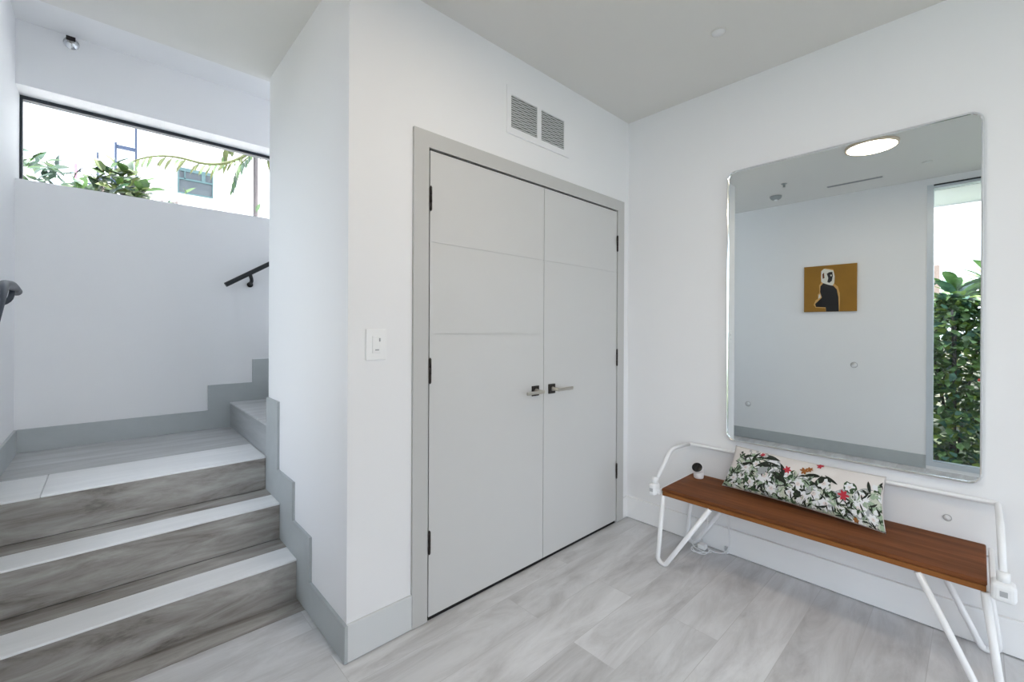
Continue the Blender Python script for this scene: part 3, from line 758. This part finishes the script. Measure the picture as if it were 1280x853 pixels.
def banana(loc, h, n, label, seed, mats):
    rng = random.Random(seed); t_ = thing('broadleaf_plant', label, 'plant', loc)
    bm = bmesh.new(); tube(bm, [(0, 0, 0), (.02, .01, h * .5), (0, .02, h * .8)], [.05, .04, .03], 10); build('stem', bm, M['stem'], t_)
    bm = bmesh.new()
    for k in range(n):
        a = k * 2.4 + rng.uniform(-.3, .3); z = h * rng.uniform(.66, .86)
        l = h * rng.uniform(.12, .27); lean = rng.uniform(.35, 1.3)
        o0 = Vector((0, .01, z)); d = Vector((math.cos(a) * math.sin(lean), math.sin(a) * math.sin(lean), math.cos(lean))); s_ = Vector((-math.sin(a), math.cos(a), 0))
        rows = []; N = 8
        for j in range(N + 1):
            t2 = j / N; c = o0 + d * l * t2 + Vector((math.cos(a) * .25, math.sin(a) * .25, -.5)) * l * t2 * t2 * .6
            w_ = l * .17 * math.sin(PI * min(1, t2 * .92 + .06)) ** .7
            rows.append([bm.verts.new(c - s_ * w_ + Vector((0, 0, w_ * .3))), bm.verts.new(c), bm.verts.new(c + s_ * w_ + Vector((0, 0, w_ * .3)))])
        mi_ = rng.choice(range(len(mats)))
        for j in range(N):
            for q in (0, 1):
                f_ = bm.faces.new((rows[j][q], rows[j][q + 1], rows[j + 1][q + 1], rows[j + 1][q])); f_.material_index = mi_; f_.smooth = True
    build('leaves', bm, mats, t_)
    return t_
bmn = [M['leafC'], M['leafA'], M['leafD'], M['leafA']]
banana((-3.4, .22, -.2), 2.45, 34, 'broad-leaved plant rising behind the dense shrub outside the side window', 7, bmn)
banana((-3.7, -.15, -.2), 2.55, 30, 'taller broad-leaved plant beside the other, outside the side window', 8, bmn)
banana((-3.9, .62, -.2), 2.3, 26, 'shorter yellow-green broad-leaved plant by the garden wall', 9, bmn)
tag(build('brick_chimney', B(-6.15, -5.95, .50, .62, -.2, 2.50, bev=.01), plain('brown_brick', (.28, .21, .18), .9, var=.3, scale=30)), 'thin brown chimney post beyond the broad-leaved plants', 'post')

# behind the stair window
def bigleaf_bush(loc, sx, sz, n, label, seed, mats, ll=.2):
    rng = random.Random(seed); t_ = thing('garden_bush', label, 'bush', loc)
    bm = bmesh.new()
    for k in range(6):
        a = rng.uniform(-1, 1); tube(bm, fillet([(a * sx * .1, 0, 0), (a * sx * .5, rng.uniform(-.1, .1), sz * .5), (a * sx, rng.uniform(-.1, .1), sz * .92)], .3, 3), .012, 6)
    build('stems', bm, M['trunk'], t_)
    bm = bmesh.new()
    for k in range(n):
        x = rng.uniform(-1, 1); q = rng.random()
        z = sz * (.80 + .20 * q * (1 - .45 * abs(x))); c = Vector((x * sx, rng.uniform(-.25, .25), z))
        d = Vector((rng.uniform(-1, 1), rng.uniform(-.6, .3), rng.uniform(-.2, .9)))
        leaf(bm, c, d, Vector((0, -.6, 1)) + rvec(rng) * .4, ll * rng.uniform(.5, 1.2), ll * rng.uniform(.16, .30), rng.choice(range(len(mats))), .2)
    build('foliage', bm, mats, t_); return t_
bigleaf_bush((-.46, 5.6, -.2), .34, 3.0, 260, 'leafy green bush at the left end of the strip window', 21, [M['bushA'], M['bushB'], M['bushA']], .15)
bigleaf_bush((.08, 5.7, -.2), .19, 3.07, 330, 'fuller green bush in the middle of the strip window', 22, [M['bushC'], M['bushB'], M['bushA'], M['bushC']], .17)
bigleaf_bush((.50, 5.4, -.2), .12, 2.95, 26, 'sparse twiggy bush right of the fuller one in the strip window', 23, [M['bushA'], M['bushB']], .14)
bigleaf_bush((1.14, 5.3, -.2), .12, 2.75, 22, 'low sparse bush at the foot of the palm trunk', 24, [M['leafB']], .10)

pl = thing('palm_tree', 'thin-trunked palm with a long arching frond across the strip window', 'palm tree', (1.30, 5.85, -.2))
bm = bmesh.new(); tube(bm, fillet([(0, 0, 0), (.01, 0, 1.6), (-.005, 0, 2.9), (.0, 0, 4.2)], .5, 4), [.034] * 3 + [.03] * 11 if False else .027, 12)
build('trunk', bm, M['trunk'], pl)
def frond(path, n, l0, droop, seed, mats, name='frond', r=.021, wl=.085):
    rng = random.Random(seed); fr = bmesh.new(); pts = fillet(path, .35, 6)
    m_ = len(pts); tube(fr, pts, [r * (1 - .7 * i / m_) for i in range(m_)], 6, 0)
    # leaflets along both sides
    L_ = [0]
    for i in range(1, m_): L_.append(L_[-1] + (pts[i] - pts[i - 1]).length)
    for k in range(n):
        s_ = L_[-1] * (k + .5) / n; i = max(j for j in range(m_) if L_[j] <= s_); i = min(i, m_ - 2)
        q = (s_ - L_[i]) / max(1e-6, L_[i + 1] - L_[i]); c = pts[i].lerp(pts[i + 1], q); tdir = (pts[i + 1] - pts[i]).normalized()
        for sd_ in (-1, 1):
            if rng.random() < .12: continue
            d = tdir * .55 + Vector((0, sd_ * .7, 0)) + Vector((0, 0, -droop * rng.uniform(.6, 1.3)))
            ll = l0 * math.sin(PI * min(.95, .12 + .8 * s_ / L_[-1])) * rng.uniform(.7, 1.1)
            leaf(fr, c, d, Vector((0, 0, 1)), ll, ll * wl + .004, rng.choice((1, 1, 2)), .3)
    return build(name, fr, mats, pl)
fm = [plain('olive_frond_rib', (.06, .07, .01), .6, var=.3), leafmat('olive_frond_leaf', (.04, .055, .008), (.10, .12, .02)), M['leafA']]
frond([(0, 0, 3.62), (-.18, 0, 3.42), (-.45, -.02, 3.28), (-.78, -.04, 3.30), (-1.02, -.05, 3.22), (-1.28, -.08, 2.98)], 26, .20, .8, 31, fm)
frond([(0, 0, 3.62), (.20, .0, 3.50), (.42, 0, 3.22), (.62, 0, 2.85)], 18, .30, .9, 32, fm)
frond([(0, 0, 3.60), (-.08, -.02, 3.48), (-.18, -.02, 3.36), (-.26, -.02, 3.02)], 13, .22, .9, 33, [M['bushC'], M['bushA'], M['bushB']], 'frond', .012, .06)
frond([(0, 0, 3.7), (-.10, .25, 4.0), (-.15, .6, 3.95), (-.2, .9, 3.6)], 18, .36, .8, 34, fm)
frond([(0, 0, 3.7), (.15, -.3, 4.05), (.2, -.6, 4.0), (.2, -.9, 3.7)], 18, .36, .8, 35, fm)

bd = thing('neighbour_building', 'white rendered building with a small grey window beyond the stair window', 'building', (4.0, 9.6, -.2))
build('facade', (lambda b_: (box(b_, -3.45, 5, 0, 4, 0, 6.5), box(b_, -3.55, 5.1, -.1, 4.1, 6.5, 6.7), b_)[-1])(bmesh.new()), M['stucco'], bd)
wf = build('facade_window', (lambda b_: (box(b_, -3.06, -2.58, -.03, .001, 3.87, 4.24), b_)[-1])(bmesh.new()), M['farpane'], bd)
bm = bmesh.new()
for a in ((-3.08, -2.56, 3.85, 3.87), (-3.08, -2.56, 4.24, 4.30), (-3.08, -3.06, 3.87, 4.24), (-2.58, -2.56, 3.87, 4.24), (-2.99, -2.97, 4.10, 4.24), (-2.74, -2.68, 4.12, 4.24), (-3.06, -2.58, 4.09, 4.12)):
    box(bm, a[0], a[1], -.05, -.0305 if a[2] > 3.9 or a[3] > 4.25 else .001, a[2], a[3])
build('window_frame', bm, M['farframe'], wf)

bs_ = thing('balcony_frame', 'blue-grey steel balcony frame above the bushes in the strip window', 'balcony frame', (.08, 8.2, -.2))
def post(name, x, z0, z1, w_, mat, y=0): return build(name, B(x - w_ / 2, x + w_ / 2, y - w_ / 2, y + w_ / 2, z0, z1, bev=.002), mat, bs_)
post('post', -.16, 0, 3.87, .022, M['bluesteel']); post('post', .02, 0, 4.06, .026, M['bluesteel']); post('post', .235, 0, 4.35, .026, M['bluesteel'])
post('post', -.37, 0, 3.66, .03, M['pinkpaint']); post('post', -.33, 0, 3.64, .02, M['sailcloth'])
build('canopy_beam', B(.033, .222, -.02, .02, 3.98, 4.03, bev=.003), M['bluesteel'], bs_)
build('rail', B(-.355, .222, -.01, .01, 3.55, 3.575, bev=.002), M['sailcloth'], bs_)
build('rail', B(-.355, -.171, -.01, .01, 3.41, 3.43, bev=.002), M['bluesteel'], bs_)
build('deck_beam', B(-.149, .222, -.04, .04, 3.50, 3.545, bev=.003), M['bluesteel'], bs_)
bm = bmesh.new(); prism(bm, [(.222, 4.33), (.222, 4.05), (.11, 4.05), (.17, 4.14)], 'y', -.01, .01); build('sail', bm, M['sailcloth'], bs_)

# ------------------------------------------------------------------ light
wd = bpy.data.worlds.new('sky'); bpy.context.scene.world = wd; wd.use_nodes = True
nt = wd.node_tree; nt.nodes.clear()
o_ = nt.nodes.new('ShaderNodeOutputWorld'); bg = nt.nodes.new('ShaderNodeBackground')
tc = nt.nodes.new('ShaderNodeTexCoord'); nz = nt.nodes.new('ShaderNodeTexNoise'); nz.inputs['Scale'].default_value = 2.2; nz.inputs['Detail'].default_value = 4
nt.links.new(tc.outputs['Generated'], nz.inputs['Vector'])
r = ramp(nt, [(.35, (.74, .85, 1.0)), (.65, (.83, .91, 1.0))]); nt.links.new(nz.outputs[0], r.inputs[0])
nt.links.new(r.outputs[0], bg.inputs[0]); bg.inputs[1].default_value = 1.5; nt.links.new(bg.outputs[0], o_.inputs[0])

sl_ = bpy.data.lights.new('sun', 'SUN'); so = bpy.data.objects.new('sun', sl_); COL.objects.link(so)
sl_.energy = 5; sl_.angle = math.radians(3); sl_.color = (1, .96, .9)
so.rotation_euler = Vector((-.25, .15, -1)).to_track_quat('-Z', 'Y').to_euler()

# ------------------------------------------------------------------ camera
cam = bpy.data.cameras.new('camera'); co = bpy.data.objects.new('camera', cam); COL.objects.link(co)
F, YAW, ROLL = 545., math.radians(46.97), math.radians(.26)
cam.sensor_width = 36; cam.lens = F / 1280 * 36; cam.shift_y = -14.5 / 1280; cam.clip_start = .05
fw = Vector((math.cos(YAW), math.sin(YAW), 0)); rt = Vector((math.sin(YAW), -math.cos(YAW), 0)); up = Vector((0, 0, 1))
r2 = rt * math.cos(ROLL) + up * math.sin(ROLL); u2 = -rt * math.sin(ROLL) + up * math.cos(ROLL)
m4 = Matrix.Identity(4)
for i in range(3): m4[i][0], m4[i][1], m4[i][2] = r2[i], u2[i], -fw[i]
m4.translation = Vector((0, 0, 1.28)); co.matrix_world = m4
sc = bpy.context.scene; sc.camera = co
sc.view_settings.view_transform = 'Standard'; sc.view_settings.look = 'None'; sc.view_settings.gamma = 1
sc.view_settings.use_curve_mapping = False; sc.view_settings.exposure = 1.60
sc.cycles.max_bounces = 14; sc.cycles.diffuse_bounces = 8; sc.cycles.glossy_bounces = 6; sc.cycles.transparent_max_bounces = 12
sc.cycles.sample_clamp_indirect = 8
sc.cycles.use_denoising = True
